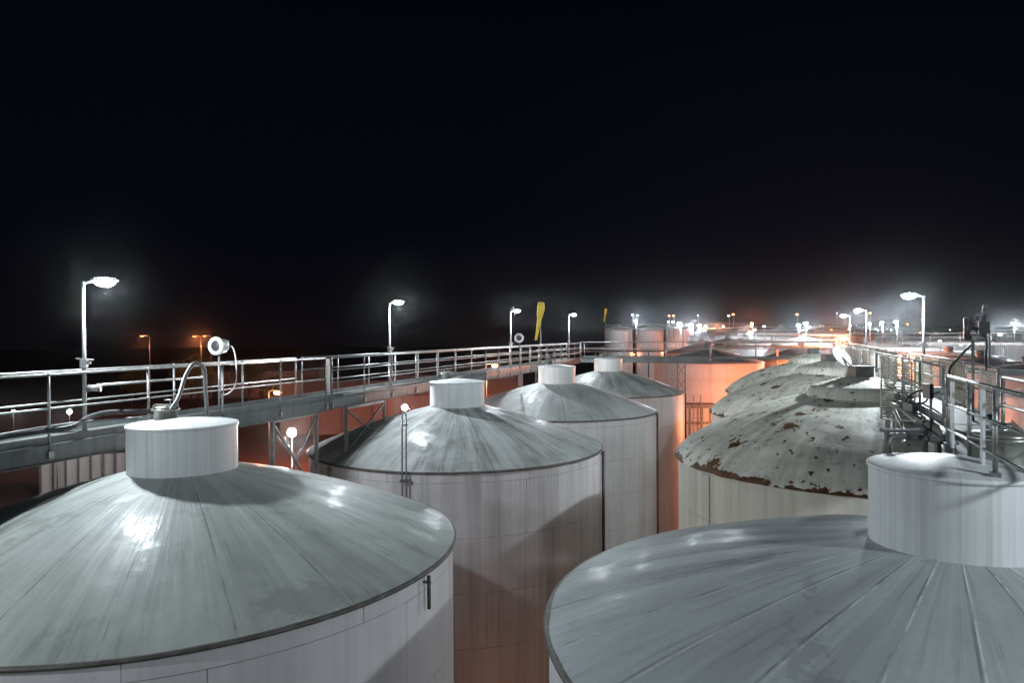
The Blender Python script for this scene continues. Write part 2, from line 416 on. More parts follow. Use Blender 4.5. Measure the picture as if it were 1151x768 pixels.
# big stainless manhole on its lid, between the rails
mh = Vector((.60, .10)); zz = CAMZ-1.637*S+.01
h = MB().lathe([(.30, zz-.02), (.30, zz+.27), (.335, zz+.275), (.335, zz+.31), (.28, zz+.315), (.001, zz+.318)], 40, (mh.x, mh.y, 0)).build('manhole', m_hatch, t)
q = MB().lathe([(.30, zz+.320), (.30, zz+.345), (.15, zz+.375), (.001, zz+.385)], 40, (mh.x, mh.y, 0))
q.tube((mh.x-.1, mh.y, zz+.37), (mh.x-.1, mh.y, zz+.45), .014); q.tube((mh.x+.1, mh.y, zz+.37), (mh.x+.1, mh.y, zz+.45), .014); q.tube((mh.x-.12, mh.y, zz+.45), (mh.x+.12, mh.y, zz+.45), .014)
q.build('manhole_lid', m_hatch, h)

def rusty_tank(cx_, cy_, rmat, label, spin, lid=False):
    e = empty('storage_tank', (cx_, cy_, 0)); tag(e, label, 'storage tank', 'flaking dome-roofed tanks on the right')
    R = 4.65; ez = CAMZ-3.23
    sh = MB().lathe([(R-.09, 0), (R-.09, ez-.03)], 140).build('shell', m_rustshell, e)
    for a in (3.45, 4.55):
        c = Vector((cos(a), sin(a), 0)); tn = Vector((-sin(a), cos(a), 0))
        MB().box(c*(R-.07)+Vector((0, 0, ez/2-.05)), (.03, .26, ez-.1), a).build('shell_stiffener', m_rustshell, e)
    def dent(p, a, r, z):
        k = min(1, max(0, (R-r)/.5))
        q = noise.noise(Vector((p.x*.55+cx_, p.y*.55+cy_, 3)))*.05+noise.noise(Vector((p.x*1.6+cx_, p.y*1.6, 7)))*.022
        edge = (1-k)*(noise.noise(Vector((cos(a)*9, sin(a)*9, cx_)))*.05)
        return p+Vector((0, 0, q*k+edge))
    pts = [(4.68, 0), (4.62, .10), (4.3, .42), (3.8, .75), (3.2, 1.03), (2.6, 1.26), (2.0, 1.44), (1.5, 1.57), (1.36, 1.60)]
    prof = []
    for i in range(len(pts)-1):
        for j in range(4):
            tt = j/4; prof.append((pts[i][0]*(1-tt)+pts[i+1][0]*tt, ez+pts[i][1]*(1-tt)+pts[i+1][1]*tt))
    prof.append((1.34, ez+1.62))
    rf = MB().lathe(prof, 160, fn=dent).build('roof', rmat, e); rf.rotation_euler[2] = spin
    def d2(p, a, r, z): return p+Vector((0, 0, noise.noise(Vector((p.x*1.2+cx_, p.y*1.2, 1)))*.05))
    nk = MB().lathe([(1.38, ez+1.46), (1.34, ez+1.60), (1.27, ez+1.78), (1.20, ez+1.88), (1.12, ez+1.91), (.80, ez+2.00), (.5, ez+2.09), (.3, ez+2.12), (.001, ez+2.12)], 96, fn=d2).build('neck', rmat, e)
    b = MB(); b.box((-.03, 0, ez+2.22), (.46, .46, .30)); b.box((-.03, 0, ez+2.385), (.54, .54, .03))
    hb = b.build('hatch_box', m_galvdark, e)
    if lid:
        Mx = Vector((.41, -.71, .57)).to_track_quat('Z', 'Y').to_matrix()
        c0 = Vector((-.41, .23, ez+2.63)); l = MB()
        vs = []; n = 36
        for zz_ in (-.012, .012):
            for k in range(n): vs.append(c0+Mx @ Vector((.31*cos(2*pi*k/n), .31*sin(2*pi*k/n), zz_)))
        l.add(vs, [list(range(n))[::-1], list(range(n, 2*n))]+[(k, (k+1) % n, n+(k+1) % n, n+k) for k in range(n)])
        l.tube(c0, (-.24, .05, ez+2.39), .015)
        o = l.build('hatch_lid', m_cream, hb); o['label'] = 'round pale hatch lid standing open'
    return e
R2 = Vector((9.5977*S, 19.47*S))
RS = [R2, R2+STEP*.97+Vector((.05, 0)), R2+STEP*1.95+Vector((.05, 0))]
rusty_tank(RS[0].x, RS[0].y, m_rustroof[0], 'nearest dome-roofed tank on the right with flaking paint and rust holes', .3, True)
rusty_tank(RS[1].x, RS[1].y, m_rustroof[1], 'middle dome-roofed tank on the right, mottled roof behind the open hatch lid', 1.9)
rusty_tank(RS[2].x, RS[2].y, m_rustroof[1], 'farthest dome-roofed tank on the right, mostly hidden behind the other two', 3.9)

# ------------------------------------------------------------------ walkways
def railing(e, a, b, zdeck, tops, spacing=2.0, r=.022, at_s=None):
    """rails and posts between a and b (2D), parts of e, in world axes relative to e"""
    o = e.location; a = Vector(a); b = Vector(b); L = (b-a).length; d = (b-a)/L
    P = lambda s, z: Vector((a.x+d.x*s-o.x, a.y+d.y*s-o.y, z-o.z))
    for i, z in enumerate(tops):
        n = max(2, int(L/6)); 
        pts = [P(L*k/n, z+(random.uniform(-.006, .006) if 0 < k < n else 0)) for k in range(n+1)]
        MB().path(pts, r if i == 0 else r*.8, 8).build('handrail' if i == 0 else 'mid_rail', m_galv, e)
    n = max(1, round(L/spacing))
    for s in (at_s or [min(max(L*k/n, .02), L-.02) for k in range(n+1)]):
        m = MB().tube(P(s, zdeck-.24), P(s, tops[0]-.0), r*1.05, 8)
        m.lathe([(.001, .03), (.034, .02), (.036, -.02), (.001, -.035)], 8, P(s, tops[0]))
        if len(tops) > 1: m.tube(P(s, tops[1]-.03), P(s, tops[1]+.03), r*1.45, 8)
        m.box(P(s, zdeck-.2), (.09, .09, .12), atan2(d.y, d.x))
        m.build('rail_post', m_galv, e)

def deck_run(e, a, b, w, zdeck, fascia=.33, toe=.1, mat=None, pairs=True):
    """deck from a to b; w measured to the left of the direction; edge channels both sides"""
    o = e.location; a = Vector(a); b = Vector(b); L = (b-a).length; d = (b-a)/L; nrm = Vector((-d.y, d.x))
    V = lambda s, t, z: Vector((a.x+d.x*s+nrm.x*t-o.x, a.y+d.y*s+nrm.y*t-o.y, z-o.z))
    MB().bar(V(0, w/2, zdeck-.02), V(L, w/2, zdeck-.02), abs(w)-.06, .04).build('deck', m_deck, e)
    for t in (0, w):
        m = MB(); m.bar(V(0, t, zdeck+toe/2-fascia/2), V(L, t, zdeck+toe/2-fascia/2), .012, fascia+toe)
        sgn = 1 if (t == 0) == (w > 0) else -1
        m.bar(V(0, t-sgn*.035, zdeck-fascia+.006), V(L, t-sgn*.035, zdeck-fascia+.006), .07, .012)
        m.bar(V(0, t-sgn*.035, zdeck-.03), V(L, t-sgn*.035, zdeck-.03), .07, .012)
        m.build('edge_beam', m_beam, e)
    k = 0.5
    while k < L:
        MB().bar(V(k, 0.03*(1 if w > 0 else -1), zdeck-.14), V(k, w-.03*(1 if w > 0 else -1), zdeck-.14), .06, .12).build('cross_beam', m_beam, e); k += 3.8

zD = CAMZ-1.70
WL = lambda y: Vector((-7.3*.965+.31*(y-12.66*.965), y))   # near edge of the left walkway
def WLp(y): return Vector((-7.17+.318*(y-12.4), y))
A0, A1, A2 = WLp(-4), WLp(19.3), WLp(50)
dW = (A2-A0).normalized(); nW = Vector((-dW.y, dW.x))
e = empty('elevated_walkway', (A1.x, A1.y, zD)); tag(e, 'long galvanised walkway with handrails running along the left tank row', 'walkway')
deck_run(e, A0, A1-dW*.02, .95, zD); deck_run(e, A1, A2, .95, zD, .30)
railing(e, A0, A1-dW*.15, zD, (zD+1.10, zD+.55))
railing(e, A0+nW*.95, A1+nW*.95-dW*.15, zD, (zD+1.10, zD+.55), 2.2)
railing(e, A1+dW*.1, A2, zD, (zD+1.10, zD+.76, zD+.42), 1.75)
railing(e, A1+dW*.1+nW*.95, A2+nW*.95, zD, (zD+1.10, zD+.76, zD+.42), 1.9)
q = A1-Vector((e.location.x, e.location.y))
MB().box((q.x-.02, q.y-.05, .62), (.16, .03, .92), atan2(dW.y, dW.x)).build('gate_plate', m_galv, e)
# stub handrail turned in towards the nearest tank's manhole
qa = WLp(13.0)+nW*.80; qb = WLp(15.6)+nW*.80
m = MB(); o = e.location
m.path([(qa.x-o.x, qa.y-o.y, .80), (qb.x-o.x, qb.y-o.y, .80)], .028, 10)
m.lathe([(.001, .035), (.035, 0), (.001, -.035)], 10, (qa.x-o.x, qa.y-o.y, .80))
m.build('service_pipe', m_galv, e)

# trestles under the walkway
def trestle(a, b, ztop, zbot, label, w=.09, n=1, group='braced trestles carrying the left walkway'):
    e = empty('walkway_trestle', ((a.x+b.x)/2, (a.y+b.y)/2, zbot)); tag(e, label, 'trestle', group)
    o = e.location; A = Vector((a.x-o.x, a.y-o.y, 0)); B = Vector((b.x-o.x, b.y-o.y, 0)); H = ztop-zbot
    for p in (A, B):
        MB().bar(p, p+Vector((0, 0, H)), w, w).build('trestle_leg', m_galvdark, e)
        MB().box(p+Vector((0, 0, .01)), (w*2.4, w*2.4, .02)).build('foot_plate', m_galvdark, e)
    MB().bar(A+Vector((0, 0, H-.05)), B+Vector((0, 0, H-.05)), w*.8, w*.8).build('top_beam', m_galv, e)
    for k in range(n):
        z0 = H*k/n+.08; z1 = H*(k+1)/n-.12
        dd = Vector((w*.4, 0, 0))
        MB().bar(A+Vector((0, 0, z0)), B+Vector((0, 0, z1)), w*.5, w*.5).build('diagonal_brace', m_galvdark, e)
        MB().bar(A+dd+Vector((0, 0, z1)), B+dd+Vector((0, 0, z0)), w*.5, w*.5).build('diagonal_brace', m_galvdark, e)
    return e
TZ = zD-.31
trestle(WLp(17.05)+nW*.1, WLp(18.9)+nW*.15, TZ, 0, 'tall braced trestle in the gap between the first and second left tanks', n=5)
trestle(WLp(20.2)+nW*.05, WLp(22.3)+nW*.02, TZ, CAMZ+EAVE+.18, 'short braced trestle standing on the second tank roof edge')
trestle(WLp(28.4)+nW*.1, WLp(29.9)+nW*.1, TZ, 0, 'braced trestle between the second and third left tanks', n=5)
trestle(WLp(39.4)+nW*.1, WLp(40.9)+nW*.1, TZ, 0, 'braced trestle between the third and fourth left tanks', n=5)
trestle(WLp(6.3)+nW*.1, WLp(7.6)+nW*.1, TZ, 0, 'braced trestle under the walkway left of the nearest tank', n=5)

# cross bridge after the fourth tank
B0 = Vector((4.9, 50.6)); B1 = Vector((13.4, 48.0)); B2 = Vector((22.1, 46.2)); zB = CAMZ-1.55
e = empty('cross_bridge', (B1.x, B1.y, zB)); tag(e, 'dark steel cross bridge joining the two walkways beyond the fourth tank', 'bridge')
deck_run(e, B0, B1, 1.2, zB, .42, .02); deck_run(e, B1+Vector((.05, 0)), B2, 1.0, zB, .14, .02)
railing(e, B0, B1, zB, (zB+1.02, zB+.55), 3.2, .025); railing(e, B1, B2, zB, (zB+1.02, zB+.55), 2.9, .025)
dB = (B1-B0).normalized(); nB = Vector((-dB.y, dB.x))
railing(e, B0+nB*1.2, B1+nB*1.2, zB, (zB+1.02, zB+.55), 2.7, .025); railing(e, B1+nB*1.1, B2+nB*1.1, zB, (zB+1.02, zB+.55), 3.1, .025)
a = Vector((11.35, 48.75)); trestle(a, a+Vector((.5, -.14)), zB-.42, 0, 'slim lattice tower holding up the cross bridge', .08, 12, 'lattice towers of the bridge')

# right walkway: near platform (C/D rails) and the long meshed run (A/B rails)
zR = CAMZ-1.56; zRt = CAMZ-.58
Wb = lambda y: Vector((7.42+.39*(y-12.2), y))
B_a, B_b = Wb(12.2), Wb(46.6); dR = (B_b-B_a).normalized(); nR = Vector((dR.y, -dR.x))
e = empty('elevated_walkway', (B_a.x, B_a.y, zR)); tag(e, 'meshed walkway running away along the right row of flaking tanks', 'walkway')
deck_run(e, B_a, B_b, -.8, zR, .26, .12)
def infill(e, a, b, z0, z1, kind, mat, name='mesh_panel'):
    """panel between two 2D points: frame plus diamond mesh or louvres"""
    o = e.location; L = (b-a).length; d = (b-a)/L
    P = lambda s, z: Vector((a.x+d.x*s-o.x, a.y+d.y*s-o.y, z-o.z))
    m = MB()
    for z in (z0, z1): m.bar(P(0, z), P(L, z), .03, .03)
    for s in (.015, L-.015): m.bar(P(s, z0), P(s, z1), .03, .03)
    if kind == 'diamond':
        H = z1-z0; st = .10; k = -H
        while k < L:
            for sg in (1, -1):
                s0, s1 = (k, k+H*1.0)
                lo, hi = max(0, s0), min(L, s1)
                if hi-lo > .02:
                    if sg > 0: m.bar(P(lo, z0+(lo-s0)), P(hi, z0+(hi-s0)), .008, .012)
                    else: m.bar(P(lo, z1-(lo-s0)), P(hi, z1-(hi-s0)), .008, .012)
            k += st
    elif kind == 'louvre':
        z = z0+.05
        nr_ = Vector((-d.y, d.x, 0))
        while z < z1-.03:
            M3 = Matrix((Vector((d.x, d.y, 0)), nr_*.8+Vector((0, 0, .6)), Vector((0, 0, .8))-nr_*.6)).transposed()
            m.box(P(L/2, z), (L-.05, .04, .004), M=M3); z += .055
    elif kind == 'solid':
        m.bar(P(.02, (z0+z1)/2), P(L-.02, (z0+z1)/2), .006, z1-z0-.02)
    return m.build(name, mat, e)
# far side rail (A) with panels, near side rail (B) with panels
railing(e, B_a+nR*.8, B_b+nR*.8, zR, (zRt, zR+.52), 2.4); railing(e, B_a, B_b-dR*1.2, zR, (zRt, zR+.52), 2.4)
s = .05; i = 0
LB = (B_b-B_a).length
kinds_a = ['diamond', 'louvre', 'solid', 'diamond', 'louvre', 'diamond', 'solid', 'louvre']
while s < LB-2.6:
    a = B_a+nR*.8+dR*s; b = a+dR*1.12
    k_ = kinds_a[i % 8]
    infill(e, a, b, zR+.12, zRt-.06, k_, m_panel if k_ == 'solid' else m_mesh)
    s += 1.2; i += 1
s = 3.4; i = 0
while s < LB-3:
    a = B_a+dR*s; b = a+dR*1.12; k_ = ['louvre', 'diamond', 'diamond', 'solid', 'louvre'][i % 5]
    if i % 4 != 1: infill(e, a, b, zR+.12, zRt-.06, k_, m_panel if k_ == 'solid' else m_mesh)
    s += 1.2; i += 1
# gate leaf swung open across the gap
ga = B_a+dR*2.9; infill(e, ga, ga+(-nR*.62+dR*.35), zR-.30, zRt-.02, 'louvre', m_mesh, 'gate_leaf')
# near platform
C0 = Vector((5.80, 9.45)); C1 = Vector((4.72, 6.55)); dC = (C0-C1).normalized(); nC = Vector((dC.y, -dC.x))
e2 = empty('platform', (C0.x, C0.y, zR)); tag(e2, 'railed platform end beside the right foreground tank neck', 'platform')
o = e2.location
pA = Vector((5.72, 9.15)); pB = B_a-dR*.06
deck_run(e2, pA, pB, -.95, zR, .26, .12)
railing(e2, C0, C1, zR+.24, (zRt, zRt-.36, zRt-.70), 1.35, .024, [.02, 1.15, 2.2])
railing(e2, C0+nC*.62, C1+nC*.62, zR+.24, (zRt, zRt-.36, zRt-.70), 1.35, .024, [.02, 1.15, 2.1])
for s_ in (.28, 1.72):
    p = C0-dC*s_; MB().box((p.x-o.x, p.y-o.y, .50), (.10, .03, .86), atan2(dC.y, dC.x)).build('kick_plate_post', m_white, e2)
trestle(Wb(13.2)+nR*.1, Wb(14.5)+nR*.1, zR-.27, 0, 'braced trestle under the right walkway beside the flaking tank', n=5, group='trestles carrying the right walkway')
trestle(Wb(24)+nR*.6, Wb(25.4)+nR*.6, zR-.27, 0, 'braced trestle under the right walkway between two dome-roofed tanks', n=5, group='trestles carrying the right walkway')

# ------------------------------------------------------------------ masts on the walkways
P = 1.0
def on(p2, z): return (p2.x, p2.y, z)
rgt = Vector((.94, -.34)); lft = -rgt
pL = [(12.58, 2.70), (23.8, 2.82), (36.6, 2.95), (49.3, 3.10)]
labs = ['nearest white LED mast on the left walkway, with a small cylinder floodlight', 'second LED mast along the left walkway, standing behind the middle of the second tank',
        'third LED mast along the left walkway, left of the yellow windsock', 'fourth LED mast along the left walkway, right of the yellow windsock']
PW = 880
for i, (y, h) in enumerate(pL):
    p = WLp(y)+nW*.62
    led_mast(on(p, zD), h, rgt if i else Vector((.8, .2)), PW*(1.0, .9, 1.0, 1.0)[i], labs[i], cyl=(i == 0))
for y, l_ in ((2.6, 'LED mast on the left walkway just outside the left edge'), (-7.5, 'LED mast on the left walkway behind the camera')):
    p = WLp(max(y, -3.9))+nW*.62; led_mast(on(p, zD), 2.8, rgt, PW, l_)
for i, (u, v, y, l_, f_) in enumerate([(1042, 333, 19.7, 'nearest white LED mast on the right walkway', 1.7), (970, 349, 34, 'second LED mast on the right walkway, nearer one of the bright pair', .75), (958, 355, 43, 'third LED mast on the right walkway, farther one of the bright pair', .6)]):
    p = Wb(y)+nR*.95; top = at(u, v, y).z
    led_mast(on(p, zR), top-zR, lft, PW*f_, l_)
lm_ = led_mast((9.6, 2.0, zR), 3.1, lft, PW*1.9, 'LED mast on the right walkway just outside the right edge')

for ch_ in lm_.children:
    if ch_.type == 'LIGHT': ch_.data.shadow_soft_size = .3
# ------------------------------------------------------------------ small equipment on the walkways
def bez(pts, n=10):
    """smooth curve through points"""
    P_ = [Vector(p) for p in pts]; out = []
    for i in range(len(P_)-1):
        p0 = P_[max(0, i-1)]; p1 = P_[i]; p2 = P_[i+1]; p3 = P_[min(len(P_)-1, i+2)]
        for k in range(n):
            t = k/n
            out.append(.5*((2*p1)+(-p0+p2)*t+(2*p0-5*p1+4*p2-p3)*t*t+(-p0+3*p1-3*p2+p3)*t**3))
    out.append(P_[-1]); return out

def drum(pos, facing, matbody, matface, label, post_h, cable=True, s=1.0, cablemat=None, ringmat=None, bl=1.0):
    """round drum-shaped siren on a post; facing = direction of its round face"""
    e = empty('siren', (pos[0], pos[1], pos[2]-post_h)); tag(e, label, 'siren', 'round sirens on the walkway rails')
    MB().tube((0, 0, 0), (0, 0, post_h-.12*s), .022*s, 10).box((0, 0, post_h-.13*s), (.07*s, .07*s, .06*s)).build('post', m_galv, e)
    f = Vector(facing).normalized(); M3 = f.to_track_quat('Z', 'Y').to_matrix(); c = Vector((0, 0, post_h))
    def lat(prof, name, mat, n=40):
        m = MB(); m.lathe(prof, n)
        m.v = [tuple(c+M3 @ (Vector(v)*s)) for v in m.v]; return m.build(name, mat, e)
    b = lat([(.001, .09-.26*bl), (.10, .09-.26*bl), (.135, .09-.22*bl), (.145, .09-.11*bl), (.145, .07), (.12, .09)], 'drum_body', matbody)
    lat([(.16, .05), (.178, .06), (.182, .09), (.165, .115), (.12, .12), (.105, .095)], 'front_ring', ringmat or matbody)
    g = lat([(.108, .085), (.06, .10), (.001, .105)], 'front_grille', matface)
    k = MB()
    for i in range(8):
        a = i*pi/4; k.tube((.145*cos(a), .145*sin(a), .118), (.145*cos(a), .145*sin(a), .13), .008, 6)
    k.v = [tuple(c+M3 @ (Vector(v)*s)) for v in k.v]; k.build('ring_bolts', m_galvdark, e)
    m = MB(); back = c-f*.14*s
    m.box(back+Vector((0, 0, .02)), (.14*s, .14*s, .18*s), atan2(f.y, f.x)); m.build('back_box', m_darkgrey if matbody is m_darkgrey else m_white, e)
    if cable:
        rv = Vector((-f.y, f.x, 0)).normalized()
        m = MB().path(bez([back+Vector((0, 0, -.06)), back+rv*cable*.22+Vector((0, 0, -.02)), back+rv*cable*.32+Vector((0, 0, -.35)), back+rv*cable*.30+Vector((0, 0, -.85)), back+rv*cable*.12+Vector((0, 0, -1.05)), Vector((0, 0, .35))]), .014, 8)
        m.build('cable', cablemat or m_white, e)
    return e
p = at(246, 389, 15.6)
drum(p, (-.30, -.95, 0), m_white, m_darkgrey, 'white drum siren with a dark round face beside the nearest tank neck', 1.45, cable=1, s=1.12)
p = at(584, 380, 33.5)
drum(p, (-.2, -1, 0), m_white, m_darkgrey, 'white drum siren left of the yellow windsock', 1.45, cable=0, s=1.25)
p = at(1093.5, 370, 12.6)
drum(p, (-.86, .51, 0), m_darkgrey, m_black, 'dark drum siren seen edge-on above the right walkway', 1.85, cable=0, s=1.2, bl=.22)
# its motor box and hanging cables
e = [o_ for o_ in COL.objects if o_.name.startswith('siren') and o_.get('label', '').startswith('dark')][0]
o = e.location
W2 = lambda u, v, d: at(u, v, d)-o
m = MB(); c = W2(1103, 370, 12.6)
m.box(c, (.09, .14, .30)); m.box(c+Vector((.02, 0, .20)), (.07, .08, .10)); m.tube(c+Vector((-.16, 0, .02)), c, .035, 10); m.box(c+Vector((-.09, 0, .20)), (.05, .05, .06)); m.tube(c+Vector((-.02, -.1, .30)), c+Vector((.0, -.1, .42)), .03, 8)
m.build('motor_box', m_darkgrey, e)
MB().path(bez([W2(1091, 388, 12.5), W2(1078, 402, 12.5), W2(1068, 414, 12.6), W2(1067, 428, 12.8), W2(1067, 440, 13.0)]), .022, 8).build('cable', m_black, e)
MB().path(bez([W2(1107, 372, 12.5), W2(1109, 388, 12.5), W2(1108, 400, 12.5), W2(1109, 416, 12.6)]), .020, 8).build('cable', m_black, e)

# windsocks
def windsock(p, zb, label, s=1.0, mat=m_yellow):
    e = empty('windsock', (p.x, p.y, zb)); tag(e, label, 'windsock')
    H = p.z-zb
    MB().tube((.0, 0, 0), (0, 0, H+.06*s), .022*s, 8, .018*s).build('pole', m_galv, e)
    m = MB().path([(.13*s*cos(a*pi/10)+.0, .13*s*sin(a*pi/10), H) for a in range(21)], .01*s, 6); m.tube((-.13*s, 0, H), (.13*s, 0, H), .012*s, 6)
    m.build('hoop', m_galv, e)
    pr = []; n = 28; vs = []; fs = []; R_ = 14
    for i in range(R_+1):
        t = i/R_; r = (.135+.075*sin(min(1, t*2.2)*pi)*(1-t)-.075*t)*s
        cxx = (.04-.24*t**1.2)*s*1.1; zc = H-1.85*s*t
        for k in range(n):
            a = 2*pi*k/n; rr = r*(1+.13*sin(3*a+t*5)*t+.07*sin(7*a+t*9))
            vs.append((cxx+rr*cos(a), rr*sin(a)*.8+.03*t, zc+.04*sin(2*a)*t))
    for i in range(R_):
        for k in range(n): fs.append((i*n+k, i*n+(k+1) % n, (i+1)*n+(k+1) % n, (i+1)*n+k))
    m = MB(); m.add(vs, fs, True); m.build('sock', mat, e)
windsock(at(607.5, 340, 34.5), zD, 'limp yellow windsock hanging from its pole above the left walkway', .98)
windsock(at(680.5, 347, 62), CAMZ-1.7, 'small dark yellow windsock left of the tall pink tanks', .62)

# hose from the nearest manhole over the rail, dark cables along the deck edge
def hose(pts, r, label, mat, cat='hose', nm='hose'):
    pts = [Vector(p) for p in pts]; o_ = MB().path(bez(pts), r, 8).build(nm, mat); tag(o_, label, cat); return o_
T1 = L0; zt = CAMZ+NT+.12
hose([at(190, 463, 12.2), at(200, 448, 12.4), at(208, 424, 12.8), at(218, 409, 13.0), at(229, 414, 13.2), at(231, 440, 13.3), at(233, 468, 13.4)], .035, 'grey hose looping over the handrail beside the nearest tank manhole', m_galvdark)
hose([at(-30, 500, 10.6), at(0, 492, 11.0), at(40, 486, 11.3), at(80, 480, 11.7), at(98, 470, 12.2), at(120, 464, 12.6), at(150, 463, 12.9), at(175, 462, 13.2)], .045, 'thick black hose lying along the walkway deck at the left edge', m_black)
hose([at(-30, 494, 10.9), at(30, 484, 11.6), at(75, 477, 12.0), at(120, 472, 12.6), at(160, 470, 12.9)], .025, 'thin grey cable beside the thick black hose on the deck', m_galvdark, 'cable', 'cable')
hose([WLp(y).to_3d()+Vector((.18, 0, zD+.05+.03*sin(y))) for y in (19.6, 20.6, 21.6, 23, 24.5, 26, 28)], .035, 'pale cable lying on the deck edge above the second tank', m_galv, 'cable', 'cable')
# bent pipes and hoses at the right platform
pp = [at(998, 512, 9.3), at(998, 498, 9.3), at(1004, 491, 9.35), at(1022, 491.5, 9.5), at(1045, 494, 9.75), at(1075, 500, 10.0)]
hose(pp, .045, 'dark bent steel pipe loop behind the right tank neck', m_galvdark, 'pipe', 'bent_pipe')
hose([at(989, 484, 11.5), at(1046, 484, 11.5)], .03, 'thin straight pipe resting level above the flaking roof edge', m_galvdark, 'pipe', 'straight_pipe')
hose([at(1006, 462, 13), at(1012, 474, 12.4), at(1016, 484, 12), at(1017, 500, 11.2)], .04, 'pale bent pipe running down beside the meshed walkway', m_galv, 'pipe', 'bent_pipe')
hose([at(1017, 452, 13.3), at(1025, 443, 13.2), at(1036, 439, 13.1), at(1043, 444, 13.0), at(1040, 452, 13.0), at(1028, 454, 13.1), at(1020, 452, 13.2)], .018, 'coiled dark hose hung on the mesh of the right walkway', m_black)
hose([at(1112, 468, 9.6), at(1120, 478, 9.4), at(1132, 484, 9.2), at(1141, 494, 9.0), at(1143, 506, 8.9)], .04, 'dark hose drooping from the platform rail to the manhole', m_black)
for i, (off, r_, mt, lb) in enumerate([(-.12, .035, m_galv, 'steel pipe clipped to the left edge of the meshed walkway'), (-.22, .022, m_black, 'black cable sagging along the left edge of the meshed walkway'), (-.29, .05, m_galv, 'widest pale pipe running beside the meshed walkway'), (.15, .03, m_galvdark, 'black cable lying on the grating of the meshed walkway')]):
    hose([(Wb(y)+nR*off).to_3d()+Vector((.03*sin(y*1.7+i), 0, zR+(.06 if off > 0 else -.05)+(.03*sin(y*2.1+i) if i != 2 else 0))) for y in (12.6, 13.6, 14.8, 16, 17.5, 19, 21, 24, 28, 33)], r_, lb, mt, 'pipe' if 'pipe' in lb else 'cable', 'pipe' if 'pipe' in lb else 'cable')
for y, lb in ((14.2, 'small valve box on the edge pipes nearest the platform'), (16.6, 'small valve box on the edge pipes further along the mesh')):
    q = Wb(y)-nR*.2; e = empty('valve_box', (q.x, q.y, zR)); tag(e, lb, 'valve box')
    MB().box((0, 0, .08), (.16, .22, .18), .35).build('case', m_galv, e); MB().tube((0, 0, .17), (0, 0, .26), .015).lathe([(.07, .26), (.085, .27), (.07, .28)], 16).build('handwheel', m_black, e)
# hose reel box
e = empty('hose_reel', at(1054, 470, 12.6)); tag(e, 'small black and grey hose reel box mounted on the rail post', 'hose reel')
c = at(1054, 441, 12.6)-e.location
MB().box(c, (.26, .16, .18)).build('reel_case', m_galv, e)
MB().box(c+Vector((-.17, 0, .02)), (.07, .22, .26)).box(c+Vector((.17, 0, .02)), (.07, .22, .26)).build('reel_flange', m_black, e)
MB().tube((-.12, 0, -.2), (-.12, 0, c.z), .025).tube((.12, 0, -.2), (.12, 0, c.z), .025).build('stand', m_galvdark, e)
# twin vent pipe in front of the second tank
e = empty('vent_pipe', at(454, 556, 18.35)); tag(e, 'tall twin vent pipe with a bent top in front of the second tank', 'vent pipe')
o = e.location; V = lambda u, v, d=18.35: at(u, v, d)-o
MB().path(bez([V(452, 620), V(452, 480), V(452, 468), V(454, 464), V(456.5, 468), V(456.5, 480), V(456.5, 620)], 5), .022, 8).build('pipe', m_galv, e)
MB().box(V(455, 541), (.26, .10, .05)).box(V(455, 478), (.16, .06, .04)).build('bracket', m_galvdark, e)

# ------------------------------------------------------------------ ground, roads, distance
def sheet(name, x0, x1, y0, y1, z, mat):
    m = MB(); m.add([(x0, y0, z), (x1, y0, z), (x1, y1, z), (x0, y1, z)], [(0, 1, 2, 3)]); o_ = m.build(name, mat); o_['kind'] = 'structure'; return o_
sheet('ground', -600, 700, -150, 900, 0, m_ground)
m = MB(); rd = Vector((.342, .94, 0)); 
m.add([(-33, -40, .004), (-25, -40, .004), (-25+400*.364, 360, .004), (-33+400*.364, 360, .004)], [(0, 1, 2, 3)])
r_ = m.build('road', plain('asphalt', (.06, .058, .058), .85, 0, .4, .5, .2)); r_['kind'] = 'structure'
for dx in (-33.3, -24.7):
    m = MB(); m.bar((dx, -40, .06), (dx+400*.364, 360, .06), .18, .12); k_ = m.build('kerb', m_concrete); k_['kind'] = 'structure'
m = MB()
for i in range(60):
    y = -38+i*6.4; x = -29+(y+40)*.364
    m.bar((x, y, .009), (x+.364*2.6, y+2.6, .009), .14, .002)
k_ = m.build('road_markings', plain('road_paint', (.7, .7, .68), .7)); k_['kind'] = 'structure'

# concrete bund slab under the tank rows
m = MB(); m.bar((-5, -10, .05), (40, 113, .05), 46, .10); k_ = m.build('bund_slab', m_concrete); k_['kind'] = 'structure'

def add_sodium(base, h, side, energy, label, big=False, group='orange sodium street lamps', far=True):
    e = empty('street_lamp', base); tag(e, label, 'street lamp', group)
    d = Vector((side[0], side[1], 0)).normalized()
    k = 1.0 if not far else 1.5
    MB().tube((0, 0, 0), (0, 0, h), .06*k, 8, .035*k).build('post', m_galv, e)
    m = MB(); m.path([Vector((0, 0, h-.02)), d*.5+Vector((0, 0, h+.12)), d*.9+Vector((0, 0, h+.12))], .04*k, 6); m.build('arm', m_galv, e)
    c = d*1.15+Vector((0, 0, h+.10))
    hd = MB().box(c, (.62, .30, .12), atan2(d.y, d.x)).build('lamp_head', m_galvdark, e)
    if big: MB().lathe([(.001, -.46), (.28, -.38), (.40, -.24), (.34, -.09), (.001, -.065)], 16, c).build('lens', E_SOD, hd)
    else: MB().box(c+Vector((0, 0, -.10)), (.50, .26, .09), atan2(d.y, d.x)).build('lens', E_SODF, hd)
    if energy: link_light(e, c+Vector((0, 0, -.80)), energy, SOD, .18)
    return e
